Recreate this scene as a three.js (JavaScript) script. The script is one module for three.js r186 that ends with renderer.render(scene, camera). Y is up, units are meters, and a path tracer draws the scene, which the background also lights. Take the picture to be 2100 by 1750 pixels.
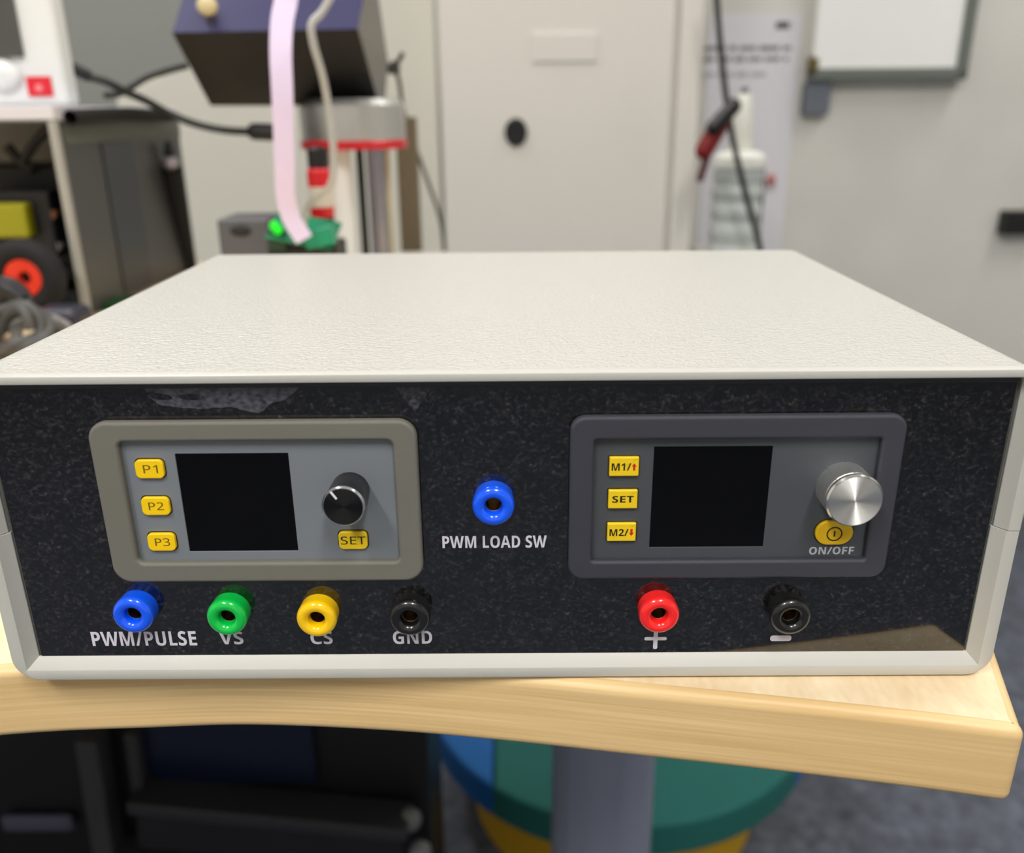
import * as THREE from 'three';
import { RoundedBoxGeometry } from 'three/addons/geometries/RoundedBoxGeometry.js';
import { TextGeometry } from 'three/addons/geometries/TextGeometry.js';
import { FontLoader } from 'three/addons/loaders/FontLoader.js';
import { mergeGeometries, toCreasedNormals } from 'three/addons/utils/BufferGeometryUtils.js';
import { RectAreaLightUniformsLib } from 'three/addons/lights/RectAreaLightUniformsLib.js';

// ------------------------------------------------------------------ camera
const TABLE = 0.73;                       // height of the desk top
const LIFT = 6.1;                         // panel's lower edge above the desk, mm
const scene = new THREE.Scene();
scene.background = new THREE.Color(0x000000);
const camera = new THREE.PerspectiveCamera(52.79, 1.2, 0.01, 30);
const EYE = new THREE.Vector3(0.004587, TABLE + (133.31 + LIFT) / 1000, 0.19146);
camera.position.copy(EYE);
camera.rotation.order = 'YXZ';
camera.rotation.set(-0.3502, 0.0060, -0.0095);
camera.focus = 0.222;
camera.userData.fStop = 10;
camera.updateMatrixWorld(true);
scene.add(camera);
const renderer = new THREE.WebGLRenderer({ antialias: true });
renderer.toneMapping = THREE.LinearToneMapping;
renderer.toneMappingExposure = 1.07;
renderer.shadowMap.enabled = true;
RectAreaLightUniformsLib.init();

// a point `dist` metres ahead of the lens along the room's depth axis, in the direction of a place in the view
const FPX = 1762.8;
const camR = new THREE.Matrix4().extractRotation(camera.matrixWorld);
function at(u, v, dist) {
  const d = new THREE.Vector3((u - 1050) / FPX, -(v - 875) / FPX, -1).applyMatrix4(camR);
  return EYE.clone().addScaledVector(d, dist / -d.z);
}
const perPx = (dist) => dist * 0.945 / FPX;   // size of one picture unit at that distance, near eye level

// ------------------------------------------------------------------ helpers
const used = {};
function numbered(n) { if (!(n in used)) { used[n] = 0; return n; } used[n]++; return `${n}_${String(used[n]).padStart(3, '0')}`; }
function shadows(o) { o.castShadow = true; o.receiveShadow = true; return o; }
function thing(name, label, category, pos = [0, 0, 0], turn = 0, group) {
  const g = new THREE.Group(); g.name = numbered(name); g.position.set(...pos); g.rotation.y = turn;
  g.userData = { label, category }; if (group) g.userData.group = group;
  scene.add(g); return g;
}
function part(parent, name, geo, mat, label) {
  const m = shadows(new THREE.Mesh(geo, mat)); m.name = name; if (label) m.userData.label = label;
  parent.add(m); return m;
}
function single(name, geo, mat, label, category, pos = [0, 0, 0], group) {
  const m = shadows(new THREE.Mesh(geo, mat)); m.name = numbered(name); m.position.set(...pos);
  m.userData = { label, category }; if (group) m.userData.group = group;
  scene.add(m); return m;
}
function struct(name, geo, mat, pos) {
  const m = shadows(new THREE.Mesh(geo, mat)); m.name = name; m.position.set(...pos);
  m.userData = { kind: 'structure' }; scene.add(m); return m;
}
let seed = 7;
const rnd = () => { seed = (seed * 1664525 + 1013904223) >>> 0; return seed / 4294967296; };
const clamp = (x, a = 0, b = 1) => Math.min(b, Math.max(a, x));

// tileable smoothed noise on an n x m grid, values 0..1
function field(n, m, rx, ry, passes = 2) {
  let a = new Float32Array(n * m); for (let i = 0; i < a.length; i++) a[i] = rnd();
  const blur = (src, r, horiz) => {
    if (r < 1) return src;
    const out = new Float32Array(n * m), len = horiz ? n : m, cnt = horiz ? m : n, w = 2 * r + 1;
    for (let c = 0; c < cnt; c++) {
      const ix = (k) => { k = ((k % len) + len) % len; return horiz ? c * n + k : k * n + c; };
      let s = 0; for (let k = -r; k <= r; k++) s += src[ix(k)];
      for (let k = 0; k < len; k++) { out[ix(k)] = s / w; s += src[ix(k + r + 1)] - src[ix(k - r)]; }
    }
    return out;
  };
  for (let p = 0; p < passes; p++) { a = blur(a, rx, true); a = blur(a, ry, false); }
  let lo = 1e9, hi = -1e9; for (const v of a) { if (v < lo) lo = v; if (v > hi) hi = v; }
  for (let i = 0; i < a.length; i++) a[i] = (a[i] - lo) / (hi - lo);
  return a;
}
function texture(n, m, fn, srgb) {
  const d = new Uint8Array(n * m * 4);
  for (let y = 0; y < m; y++) for (let x = 0; x < n; x++) {
    const c = fn(x, y), k = (y * n + x) * 4;
    d[k] = clamp(c[0], 0, 255); d[k + 1] = clamp(c[1], 0, 255); d[k + 2] = clamp(c[2], 0, 255); d[k + 3] = 255;
  }
  const t = new THREE.DataTexture(d, n, m, THREE.RGBAFormat);
  t.wrapS = t.wrapT = THREE.RepeatWrapping; t.magFilter = THREE.LinearFilter; t.minFilter = THREE.LinearMipmapLinearFilter;
  if (srgb) t.colorSpace = THREE.SRGBColorSpace;
  t.needsUpdate = true; return t;
}
function tiled(t, perMetreX, perMetreY) { const c = t.clone(); c.repeat.set(perMetreX, perMetreY); c.needsUpdate = true; return c; }
// texture coordinates in metres from the dominant direction of each face
function boxUV(geo, topOnly = false) {   // topOnly: grain on upward faces, the others stay smooth
  const g = geo.index ? geo.toNonIndexed() : geo, p = g.attributes.position, uv = new Float32Array(p.count * 2);
  const a = new THREE.Vector3(), b = new THREE.Vector3(), c = new THREE.Vector3(), n = new THREE.Vector3();
  for (let i = 0; i < p.count; i += 3) {
    a.fromBufferAttribute(p, i); b.fromBufferAttribute(p, i + 1); c.fromBufferAttribute(p, i + 2);
    n.subVectors(b, a).cross(c.clone().sub(a));
    const ax = Math.abs(n.x), ay = Math.abs(n.y), az = Math.abs(n.z);
    [a, b, c].forEach((v, k) => {
      const q = topOnly && n.y < 0.7 * n.length() ? [0, 0] : ax > ay && ax > az ? [v.z, v.y] : ay > az ? [v.x, v.z] : [v.x, v.y];
      uv[(i + k) * 2] = q[0]; uv[(i + k) * 2 + 1] = q[1];
    });
  }
  g.setAttribute('uv', new THREE.BufferAttribute(uv, 2));
  return g;
}
const std = (color, roughness = 0.5, extra = {}) => new THREE.MeshStandardMaterial({ color, roughness, ...extra });
const phys = (color, roughness = 0.5, extra = {}) => new THREE.MeshPhysicalMaterial({ color, roughness, ...extra });
const rbox = (w, h, d, r = 0.002, s = 3) => boxUV(new RoundedBoxGeometry(w, h, d, s, Math.min(r, w / 2.01, h / 2.01, d / 2.01)));
// millimetres of the instrument's own frame (x right, y up from the panel's lower edge, z out of the panel) to metres above the desk
const mm = (geo) => { geo.translate(0, LIFT, 0); geo.scale(0.001, 0.001, 0.001); return geo; };
function rr(x0, x1, y0, y1, r, Cls = THREE.Shape) {
  const s = new Cls();
  s.moveTo(x0 + r, y0); s.lineTo(x1 - r, y0); s.absarc(x1 - r, y0 + r, r, -Math.PI / 2, 0);
  s.lineTo(x1, y1 - r); s.absarc(x1 - r, y1 - r, r, 0, Math.PI / 2);
  s.lineTo(x0 + r, y1); s.absarc(x0 + r, y1 - r, r, Math.PI / 2, Math.PI);
  s.lineTo(x0, y0 + r); s.absarc(x0 + r, y0 + r, r, Math.PI, Math.PI * 1.5);
  return s;
}
function slab(shape, z0, z1, bevel = 0.2, seg = 2, curve = 10) {   // extruded along z, bevel inside the outline
  const g = new THREE.ExtrudeGeometry(shape, { depth: z1 - z0 - 2 * bevel, bevelEnabled: bevel > 0, bevelThickness: bevel, bevelSize: bevel, bevelOffset: -bevel, bevelSegments: seg, curveSegments: curve });
  g.translate(0, 0, z0 + bevel); return g;
}
function lathe(pts, seg = 64, crease = 0.5) {   // pts [radius, height]; axis along y
  return toCreasedNormals(new THREE.LatheGeometry(pts.map((p) => new THREE.Vector2(Math.max(p[0], 1e-6), p[1])), seg), crease);
}
function latheZ(pts, x, y, seg = 64, crease = 0.5) { const g = lathe(pts, seg, crease); g.rotateX(Math.PI / 2); g.translate(x, y, 0); return g; }
const font = await new FontLoader().loadAsync('fonts/droid/droid_sans_bold.typeface.json');
const fontThin = await new FontLoader().loadAsync('fonts/droid/droid_sans_regular.typeface.json');
function lettering(str, x0, x1, y0, y1, z, fnt = font, depth = 0.06) {   // lettering filling the given rectangle, mm
  const g = new TextGeometry(str, { font: fnt, size: 10, depth: 1, curveSegments: 5, bevelEnabled: false });
  g.computeBoundingBox(); const b = g.boundingBox;
  g.translate(-b.min.x, -b.min.y, 0);
  g.scale((x1 - x0) / (b.max.x - b.min.x), (y1 - y0) / (b.max.y - b.min.y), depth);
  g.translate(x0, y0, z); return g;
}
function tube(points, radius, seg = 48, rad = 10) {
  return new THREE.TubeGeometry(new THREE.CatmullRomCurve3(points), seg, radius, rad, false);
}

// ------------------------------------------------------------------ room and lights
const fineGrain = field(512, 512, 1, 1), coarse = field(256, 256, 9, 9), blotch = field(256, 256, 24, 24);
const wallTex = texture(256, 256, (x, y) => { const v = 236 + 14 * (coarse[y * 256 + x] - 0.5) + 8 * (blotch[y * 256 + x] - 0.5); return [v, v, v]; }, true);
const M = {};
M.wall = std(0xe4e2dc, 0.75, { map: wallTex });
M.ceil = std(0xe9e7e0, 0.9);
const carpetN = field(512, 512, 1, 1), carpetB = field(512, 512, 7, 7);
M.carpet = std(0xffffff, 1, { map: tiled(texture(512, 512, (x, y) => {
  const k = y * 512 + x, v = 92 + 34 * (carpetN[k] - 0.5) + 44 * (carpetB[k] - 0.5); return [v * 0.93, v * 0.98, v * 1.1];
}, true), 2.4, 2.4) });
const RX0 = -2.2, RX1 = 2.2, RZ0 = -1.46, RZ1 = 2.9, RH = 2.6;
const box = (w, h, d) => boxUV(new THREE.BoxGeometry(w, h, d));
const fl = box(RX1 - RX0 + 0.2, 0.1, RZ1 - RZ0 + 0.2);
struct('floor', fl, M.carpet, [0, -0.05, (RZ0 + RZ1) / 2]);
struct('ceiling', box(RX1 - RX0 + 0.2, 0.1, RZ1 - RZ0 + 0.2), M.ceil, [0, RH + 0.05, (RZ0 + RZ1) / 2]);
struct('wall_back', box(RX1 - RX0 + 0.2, RH, 0.1), M.wall, [0, RH / 2, RZ0 - 0.05]);
struct('wall_front', box(RX1 - RX0 + 0.2, RH, 0.1), M.wall, [0, RH / 2, RZ1 + 0.05]);
struct('wall_left', box(0.1, RH, RZ1 - RZ0), M.wall, [RX0 - 0.05, RH / 2, (RZ0 + RZ1) / 2]);
struct('wall_right', box(0.1, RH, RZ1 - RZ0), M.wall, [RX1 + 0.05, RH / 2, (RZ0 + RZ1) / 2]);
struct('baseboard_back', box(RX1 - RX0, 0.06, 0.012), std(0x6d7076, 0.6), [0, 0.03, RZ0 + 0.006]);

function ceilingLight(x, z, w, d, color, power, label) {
  const t = thing('ceiling_light', label, 'ceiling light', [x, RH - 0.07, z], 0, 'ceiling light panels');
  const frame = rr(-w / 2 - 0.02, w / 2 + 0.02, -d / 2 - 0.02, d / 2 + 0.02, 0.01);
  frame.holes.push(rr(-w / 2, w / 2, -d / 2, d / 2, 0.004, THREE.Path));
  const fg = new THREE.ExtrudeGeometry(frame, { depth: 0.07, bevelEnabled: false }); fg.rotateX(-Math.PI / 2);
  part(t, 'frame', fg, std(0xdddddd, 0.4));
  const dg = new THREE.BoxGeometry(w, 0.01, d); dg.translate(0, 0.02, 0);
  part(t, 'diffuser', dg, std(0xffffff, 0.6, { emissive: color, emissiveIntensity: 2.2 }));
  const l = new THREE.RectAreaLight(color, power, w, d);
  l.position.set(0, 0.012, 0); l.rotation.x = -Math.PI / 2; l.castShadow = true; l.name = 'panel_light'; t.add(l);
}
ceilingLight(-0.8, 1.3, 0.26, 1.0, 0xfffcf8, 36, 'long ceiling light panel left of the desk, in front of the instrument');
ceilingLight(0.4, 1.3, 0.26, 1.0, 0xfffcf8, 33, 'long ceiling light panel above the front of the desk');
ceilingLight(-0.85, -0.75, 0.3, 1.2, 0xfffcf8, 17, 'long ceiling light panel above the left bench');
ceilingLight(1.25, -0.6, 0.3, 1.2, 0xfffcf8, 13, 'long ceiling light panel near the right whiteboard');

// ------------------------------------------------------------------ desk
const wA = field(1024, 256, 60, 1), wB = field(1024, 256, 24, 0), wC = field(1024, 256, 90, 7);
const woodTex = texture(1024, 256, (x, y) => {
  const k = y * 1024 + x, v = 0.5 * (wA[k] - 0.5) + 0.32 * (wB[k] - 0.5) + 0.6 * (wC[k] - 0.5);
  return [226 + 40 * v, 193 + 48 * v, 138 + 52 * v];
}, true);
const tA = field(512, 512, 2, 6), tB = field(512, 512, 12, 30);
const topTex = texture(512, 512, (x, y) => {
  const k = y * 512 + x, v = 0.55 * (tA[k] - 0.5) + 0.4 * (tB[k] - 0.5);
  return [243 + 30 * v, 220 + 40 * v, 182 + 48 * v];
}, true);
M.woodTop = std(0xffffff, 0.42, { map: tiled(topTex, 9, 9) });
M.woodEdge = std(0xffffff, 0.42, { map: tiled(woodTex, 3.2, 22) });
{
  const front = new THREE.CatmullRomCurve3([[-780, 230], [-600, 118], [-400, 46], [-250, 16], [-134, -2.6], [-99, -4.8], [-72, -5.8], [-31, -3], [2.6, 1.6], [34, 6.9], [70, 13], [103.5, 19.2], [123.2, 23.4]].map(([x, z]) => new THREE.Vector3(x, 0, z)));
  const pts = front.getPoints(160).map((p) => [p.x, p.z]);
  for (let a = 80; a >= -10; a -= 18) { const r = a * Math.PI / 180; pts.push([123.7 + 2.6 * Math.cos(r), 20.9 + 2.6 * Math.sin(r)]); }
  pts.push([136.6, -12], [161, -82], [190, -170], [222, -265], [240, -330], [247, -380], [243, -430], [222, -500], [180, -600], [140, -660], [90, -680], [-780, -680]);
  const P = pts.map(([x, z]) => [x / 1000, z / 1000]);
  const N = P.length, nor = P.map((p, i) => {
    const a = P[(i + N - 1) % N], b = P[(i + 1) % N], dx = b[0] - a[0], dz = b[1] - a[1], l = Math.hypot(dx, dz);
    return [-dz / l, dx / l];
  });
  const TH = 0.0225;
  const t = thing('desk', 'light maple desk with curved front edge under the instrument', 'desk', [0, 0, 0]);
  const sh = new THREE.Shape(P.map((p, i) => new THREE.Vector2(p[0] - nor[i][0] * 0.0029, -(p[1] - nor[i][1] * 0.0029))));
  const tg = new THREE.ExtrudeGeometry(sh, { depth: TH - 0.0006, bevelEnabled: false }); tg.rotateX(-Math.PI / 2); tg.translate(0, TABLE - TH + 0.0006, 0);
  part(t, 'tabletop', boxUV(tg), M.woodTop);
  // edge band: rounded strip swept around the outline
  const prof = []; const R = 0.003;
  prof.push([-0.0036, -0.0004]); for (let k = 0; k <= 5; k++) { const a = Math.PI / 2 * (1 - k / 5); prof.push([-R + R * Math.cos(a), -R + R * Math.sin(a)]); }
  for (let k = 0; k <= 5; k++) { const a = -Math.PI / 2 * k / 5; prof.push([-R + R * Math.cos(a), -TH + R + R * Math.sin(a)]); }
  prof.push([-0.0036, -TH + 0.0004]);
  const pos = [], uv = [], idx = []; let s = 0;
  for (let i = 0; i <= N; i++) {
    const p = P[i % N], n = nor[i % N];
    if (i) { const q = P[i - 1]; s += Math.hypot(p[0] - q[0], p[1] - q[1]); }
    prof.forEach(([o, y]) => { pos.push(p[0] + n[0] * o, TABLE + y, p[1] + n[1] * o); uv.push(s, y); });
  }
  const K = prof.length;
  for (let i = 0; i < N; i++) for (let k = 0; k < K - 1; k++) { const a = i * K + k, b = a + K; idx.push(a, a + 1, b, b, a + 1, b + 1); }
  const eg = new THREE.BufferGeometry(); eg.setAttribute('position', new THREE.Float32BufferAttribute(pos, 3)); eg.setAttribute('uv', new THREE.Float32BufferAttribute(uv, 2)); eg.setIndex(idx); eg.computeVertexNormals();
  part(t, 'edge_band', eg, M.woodEdge, 'wood-grain edge band');
  const grey = std(0x8b92a6, 0.38, { metalness: 0.2 });
  const cx = 0.075, cz = -0.39;
  const col = lathe([[0.043, 0.03], [0.043, TABLE - TH - 0.006]], 64); col.translate(cx, 0, cz); part(t, 'column', col, grey, 'grey round steel column');
  const foot = lathe([[0.001, 0], [0.095, 0], [0.1, 0.006], [0.095, 0.014], [0.06, 0.028], [0.043, 0.034]], 64); foot.translate(cx, 0, cz); part(t, 'foot', foot, grey);
  const mount = rbox(0.3, 0.006, 0.2, 0.002); mount.translate(cx, TABLE - TH - 0.003, cz); part(t, 'mounting_plate', mount, grey);
  const col2 = col.clone(); col2.translate(-0.76, 0, 0.36); part(t, 'column', col2, grey);
  const foot2 = foot.clone(); foot2.translate(-0.76, 0, 0.36); part(t, 'foot', foot2, grey);
  const mount2 = rbox(0.12, 0.006, 0.2, 0.002); mount2.translate(cx - 0.76, TABLE - TH - 0.003, cz + 0.36); part(t, 'mounting_plate', mount2, grey);
}

// ------------------------------------------------------------------ the instrument
const grain = field(1024, 1024, 3, 3), grain2 = field(1024, 1024, 6, 6);
const caseBump = texture(1024, 1024, (x, y) => { const k = y * 1024 + x, v = 255 * (0.6 * grain[k] + 0.4 * grain2[k]); return [v, v, v]; });
const caseMat = phys(0xbfbeb8, 0.3, { bumpMap: tiled(caseBump, 13, 13), bumpScale: 0.0006 });
const caseSmooth = phys(0xc2c1ba, 0.4);
const inst = thing('bench_instrument', 'beige plastic instrument case with black front panel, two meter modules and coloured sockets', 'instrument', [0, TABLE, 0]);
{
  const W = 127.2, IW = 121.95, SEAM = 36.4, BOT = -5.5, TOP = 77.4, ZB = -178, ZF = 2.9;
  const R = 6.5;
  // front frame lofted along the rim; each station is [inner at the panel, inner at the front, outer], mm
  const frame = (st) => {
    const secs = st.map(([a, b, o]) => {
      const l = Math.hypot(o[0] - b[0], o[1] - b[1]), d = [(o[0] - b[0]) / l, (o[1] - b[1]) / l], m = (q, k, z) => [q[0] + d[0] * k, q[1] + d[1] * k, z];
      return [[...a, -0.6], [...a, 0], [...b, ZF - 0.25], m(b, 0.1, ZF - 0.08), m(b, 0.3, ZF), m(o, -0.4, ZF), m(o, -0.12, ZF - 0.12), [...o, ZF - 0.4], [...o, -0.6]];
    });
    const pos = [], K = secs[0].length, tri = (p, q, r) => pos.push(...p, ...q, ...r);
    for (let k = 0; k < secs.length - 1; k++) for (let q = 0; q < K - 1; q++) {
      const A = secs[k][q], B = secs[k][q + 1], C = secs[k + 1][q + 1], D = secs[k + 1][q]; tri(A, B, C); tri(A, C, D);
    }
    for (const e of [secs[0], secs[secs.length - 1]]) for (let q = 1; q < K - 1; q++) tri(e[0], e[q], e[q + 1]);
    const g = new THREE.BufferGeometry(); g.setAttribute('position', new THREE.Float32BufferAttribute(pos, 3)); g.setAttribute('uv', new THREE.Float32BufferAttribute(new Array(pos.length / 3 * 2).fill(0), 2)); g.computeVertexNormals();
    return toCreasedNormals(g, 0.6);
  };
  const lowFrame = () => {
    const x0 = IW - 0.35, x1 = IW + 1.8, y1 = -2.4, st = [], S = SEAM - 0.2;
    for (let k = 0; k <= 5; k++) { const y = S + (BOT + R - S) * k / 5, f = k / 5; st.push([[-x0, S * (1 - f)], [-x1, S * (1 - f) + y1 * f], [-W, y]]); }
    for (let k = 1; k < 8; k++) { const a = Math.PI * (1 + k / 16); st.push([[-x0, 0], [-x1, y1], [-W + R + R * Math.cos(a), BOT + R + R * Math.sin(a)]]); }
    for (let k = 0; k <= 16; k++) { const f = -1 + k / 8; st.push([[x0 * f, 0], [x1 * f, y1], [(W - R) * f, BOT]]); }
    for (let k = 7; k > 0; k--) { const a = Math.PI * (2 - k / 16); st.push([[x0, 0], [x1, y1], [W - R + R * Math.cos(a), BOT + R + R * Math.sin(a)]]); }
    for (let k = 5; k >= 0; k--) { const y = S + (BOT + R - S) * k / 5, f = k / 5; st.push([[x0, S * (1 - f)], [x1, S * (1 - f) + y1 * f], [W, y]]); }
    return frame(st);
  };
  const upFrame = () => {
    const x0 = IW + 0.2, w = W + 0.1, r = 2, st = [];
    const side = (s) => { const a = []; for (let k = 0; k <= 5; k++) { const f = k / 5, y = SEAM + (TOP - 4 - SEAM) * f, yo = SEAM + (TOP - R - SEAM) * f; a.push([[s * x0, y], [s * (x0 + 2), y], [s * w, yo]]); }
      for (let k = 1; k < 8; k++) { const t = Math.PI / 16 * k, c = Math.cos(t), n = Math.sin(t); a.push([[s * (x0 - r + r * c), TOP - 4 + r * n], [s * (x0 - r + (r + 2 * c) * c), TOP - 4 + r * n], [s * (w - R + R * c), TOP - R + R * n]]); } return a; };
    st.push(...side(-1));
    for (let k = 0; k <= 16; k++) { const f = -1 + k / 8; st.push([[(x0 - r) * f, TOP - 2], [(x0 - r) * f, TOP - 2], [(w - R) * f, TOP]]); }
    st.push(...side(1).reverse()); return frame(st);
  };
  const lo = (t) => {
    const s = new THREE.Shape();
    s.moveTo(-W, SEAM - 0.2); s.lineTo(-W, BOT + R); s.absarc(-W + R, BOT + R, R, Math.PI, Math.PI * 1.5);
    s.lineTo(W - R, BOT); s.absarc(W - R, BOT + R, R, -Math.PI / 2, 0); s.lineTo(W, SEAM - 0.2);
    s.lineTo(IW - t, SEAM - 0.2); s.lineTo(IW - t, 0); s.lineTo(-IW + t, 0); s.lineTo(-IW + t, SEAM - 0.2); s.closePath(); return s;
  };
  const up = (t) => {
    const s = new THREE.Shape(), w = W + 0.1;
    s.moveTo(-w, SEAM); s.lineTo(-IW - t, SEAM); s.lineTo(-IW - t, TOP - 2 - 2); s.absarc(-IW - t + 2, TOP - 4, 2, Math.PI, Math.PI / 2, true);
    s.lineTo(IW + t - 2, TOP - 2); s.absarc(IW + t - 2, TOP - 4, 2, Math.PI / 2, 0, true); s.lineTo(IW + t, SEAM); s.lineTo(w, SEAM);
    s.lineTo(w, TOP - R); s.absarc(w - R, TOP - R, R, 0, Math.PI / 2); s.lineTo(-w + R, TOP); s.absarc(-w + R, TOP - R, R, Math.PI / 2, Math.PI); s.closePath(); return s;
  };
  const joined = (a, b, top) => mergeGeometries([boxUV(mm(a), top), boxUV(mm(b), top)]);
  part(inst, 'lower_shell', joined(slab(lo(0.35), ZB, -0.4, 0.02, 1, 16), lowFrame()), caseSmooth);
  part(inst, 'upper_shell', joined(slab(up(0.2), ZB, -0.4, 0.02, 1, 16), upFrame(), true), caseMat, 'lid with fine leather grain');
  part(inst, 'rear_panel', boxUV(mm(slab(rr(-IW + 0.5, IW - 0.5, 0.1, TOP - 2.4, 0.5), ZB + 3, ZB + 6, 0.2))), caseSmooth);
  for (const [x, z] of [[-100, -12], [100, -12], [-100, -160], [100, -160]]) {
    const g = lathe([[0.001, -0.62], [5.5, -0.62], [6, -0.4], [6, 0.02], [0.001, 0.02]], 24); g.translate(x, BOT, z);
    part(inst, 'rubber_foot', mm(g), std(0x17171a, 0.8));
  }
  // front panel: clear-edged plate with a dark print
  const SOCK = [[-92.9, 14.7], [-69.2, 13.8], [-46.5, 13.2], [-22.9, 13.4], [-1.2, 44.4], [40.2, 13.7], [73.4, 13.0]];
  const drilled = (s) => { for (const [x, y] of SOCK) { const h = new THREE.Path(); h.absarc(x, y, 2.6, 0, Math.PI * 2); s.holes.push(h); } return s; };
  part(inst, 'panel_plate', mm(slab(drilled(rr(-IW + 0.5, IW - 0.5, 0.05, 74.9, 0.3)), -3.2, -0.25, 0.1)), phys(0x4b4d48, 0.25), 'smoky acrylic edge of the panel');
  const PW = 2048, PH = 640, p1 = field(PW, PH, 1, 1), p2 = field(PW, PH, 3, 2), p3 = field(PW, PH, 26, 26), p4 = field(PW, PH, 2, 1, 1);
  const smear = (x, y) => {        // whitish glue smears under the film near the top edge, in panel millimetres
    const wob = 5 * (p3[Math.floor(clamp(y / 76 * PH, 0, PH - 1)) * PW + Math.floor(clamp((x + 121) / 242 * PW, 0, PW - 1))] - 0.5);
    const edge = 69.6 + 1.6 * wob + (x < -80 ? (-80 - x) * 0.6 : 0) + (x > -56 ? (x + 56) * 0.3 : 0);
    let s = 0;
    if (x > -94 && x < -44 && y > edge && y < 75) s = 0.9;
    const e2 = 67 + Math.abs(x + 19.5) * 1.6 + wob; if (Math.abs(x + 19.5) < 5 && y > e2) s = Math.max(s, 0.55);
    const hx = (x + 79 + y - 71.8) / 2.6, hy = (y - 71.4 - 0.3 * wob) / 0.8; if (hx * hx + hy * hy < 1 + 0.7 * wob) s *= 0.15;
    const h2 = (x + 71.5 + 0.8 * (y - 70.9)) / 2.4, h3 = (y - 70.9 + 0.4 * wob) / 0.7; if (h2 * h2 + h3 * h3 < 1 - 0.5 * wob) s *= 0.2;
    return s;
  };
  const panelTex = texture(PW, PH, (i, j) => {
    const k = j * PW + i, x = -121 + 242 * i / PW, y = 76 * j / PH;
    let v = 17 + 100 * (p1[k] - 0.5) + 115 * (p2[k] - 0.5) + 12 * (p3[k] - 0.5);
    if (p4[k] > 0.97) v += 18;
    const s = clamp(smear(x, y) * (0.55 + 1.0 * p2[k]) ), t = 78 + 44 * (p2[k] - 0.5);
    const warm = clamp((-60 - x) / 80) * 3;
    return [v * (1 - s) + t * s + warm, v * (1 - s) + t * s, (v + 1) * (1 - s) + (t + 7) * s];
  }, true);
  const pg = slab(drilled(rr(-120.9, 121, 0.05, 74.6, 0.2)), -0.24, 0, 0.02, 1);
  { const p = pg.attributes.position, uv = pg.attributes.uv; for (let i = 0; i < p.count; i++) uv.setXY(i, (p.getX(i) + 121) / 242, p.getY(i) / 76); }
  const fp = part(inst, 'front_panel', mm(pg), phys(0xffffff, 0.09, { map: panelTex, ior: 1.6, clearcoat: 1, clearcoatRoughness: 0.05 }), 'speckled black glossy front panel');
  const white = std(0xd8d5e0, 0.5);
  for (const [s, x0, x1, y0, y1] of [['PWM/PULSE', -106.8, -79.4, 3.0, 7.4], ['VS', -73.4, -67.2, 3.3, 7.2], ['CS', -49.6, -43.9, 3.2, 7.1], ['GND', -28.1, -17.9, 3.1, 7.1], ['PWM LOAD SW', -14.2, 11.8, 31.1, 34.5]])
    part(fp, 'lettering', mm(lettering(s, x0, x1, y0, y1, 0.005)), white, `white ${s} lettering`);
  const plus = mergeGeometries([slab(rr(37.4, 43.2, 3.75, 4.75, 0.45), 0.005, 0.07, 0.01, 1), slab(rr(39.75, 40.85, 1.1, 7.2, 0.45), 0.004, 0.068, 0.01, 1)]);
  part(fp, 'lettering', mm(plus), white, 'white plus sign');
  part(fp, 'lettering', mm(slab(rr(70.1, 75.6, 3.3, 5.0, 0.7), 0.005, 0.07, 0.01, 1)), white, 'white minus sign');
  const lip = slab(rr(-121, 121, 73.6, 75.1, 0.2), -0.2, 0.45, 0.12, 1); part(inst, 'panel_top_lip', mm(lip), phys(0x24252b, 0.3));

  // display modules
  const bezel = (x0, x1, y0, y1, R0, hx0, hx1, hy0, hy1, r1, mat, label) => {
    const s = rr(x0, x1, y0, y1, R0); s.holes.push(rr(hx0, hx1, hy0, hy1, r1, THREE.Path));
    return part(inst, 'display_bezel', mm(slab(s, 0, 2.6, 0.9, 5, 14)), mat, label);
  };
  const plasticBump = tiled(caseBump, 14, 14);
  const bL = phys(0x77756c, 0.42, { bumpMap: plasticBump, bumpScale: 0.00003 }), fL = phys(0x7d838a, 0.5, { bumpMap: plasticBump, bumpScale: 0.00003 });
  const bR = phys(0x3d3e48, 0.36, { bumpMap: plasticBump, bumpScale: 0.00003 }), fR = phys(0x4a4e54, 0.42, { bumpMap: plasticBump, bumpScale: 0.00003 });
  const glass = phys(0x030304, 0.1, { specularIntensity: 0.6 });
  const B1 = bezel(-96.6, -19.0, 23.2, 66.0, 4.6, -89.9, -24.8, 28.7, 61.0, 1.6, bL, 'warm grey display bezel with P1 to P3 buttons');
  const B2 = bezel(17.1, 96.1, 23.3, 66.5, 3.8, 22.9, 90.6, 28.4, 60.6, 0.7, bR, 'dark slate display bezel with silver knob');
  const face = (bz, x0, x1, y0, y1, sx0, sx1, sy0, sy1, mat) => {
    const s = rr(x0 - 0.5, x1 + 0.5, y0 - 0.5, y1 + 0.5, 0.8); s.holes.push(rr(sx0, sx1, sy0, sy1, 0.15, THREE.Path));
    part(bz, 'face_plate', mm(slab(s, 0.05, 0.6, 0.05, 1)), mat);
    part(bz, 'display_screen', mm(slab(rr(sx0 - 0.2, sx1 + 0.2, sy0 - 0.2, sy1 + 0.2, 0.1), 0.02, 0.22, 0.02, 1)), glass, 'blank black display screen');
  };
  face(B1, -89.9, -24.8, 28.7, 61.0, -77.4, -50.2, 30.9, 57.3, fL);
  face(B2, 22.9, 90.6, 28.4, 60.6, 37.3, 65.6, 31.2, 58.2, fR);

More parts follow.
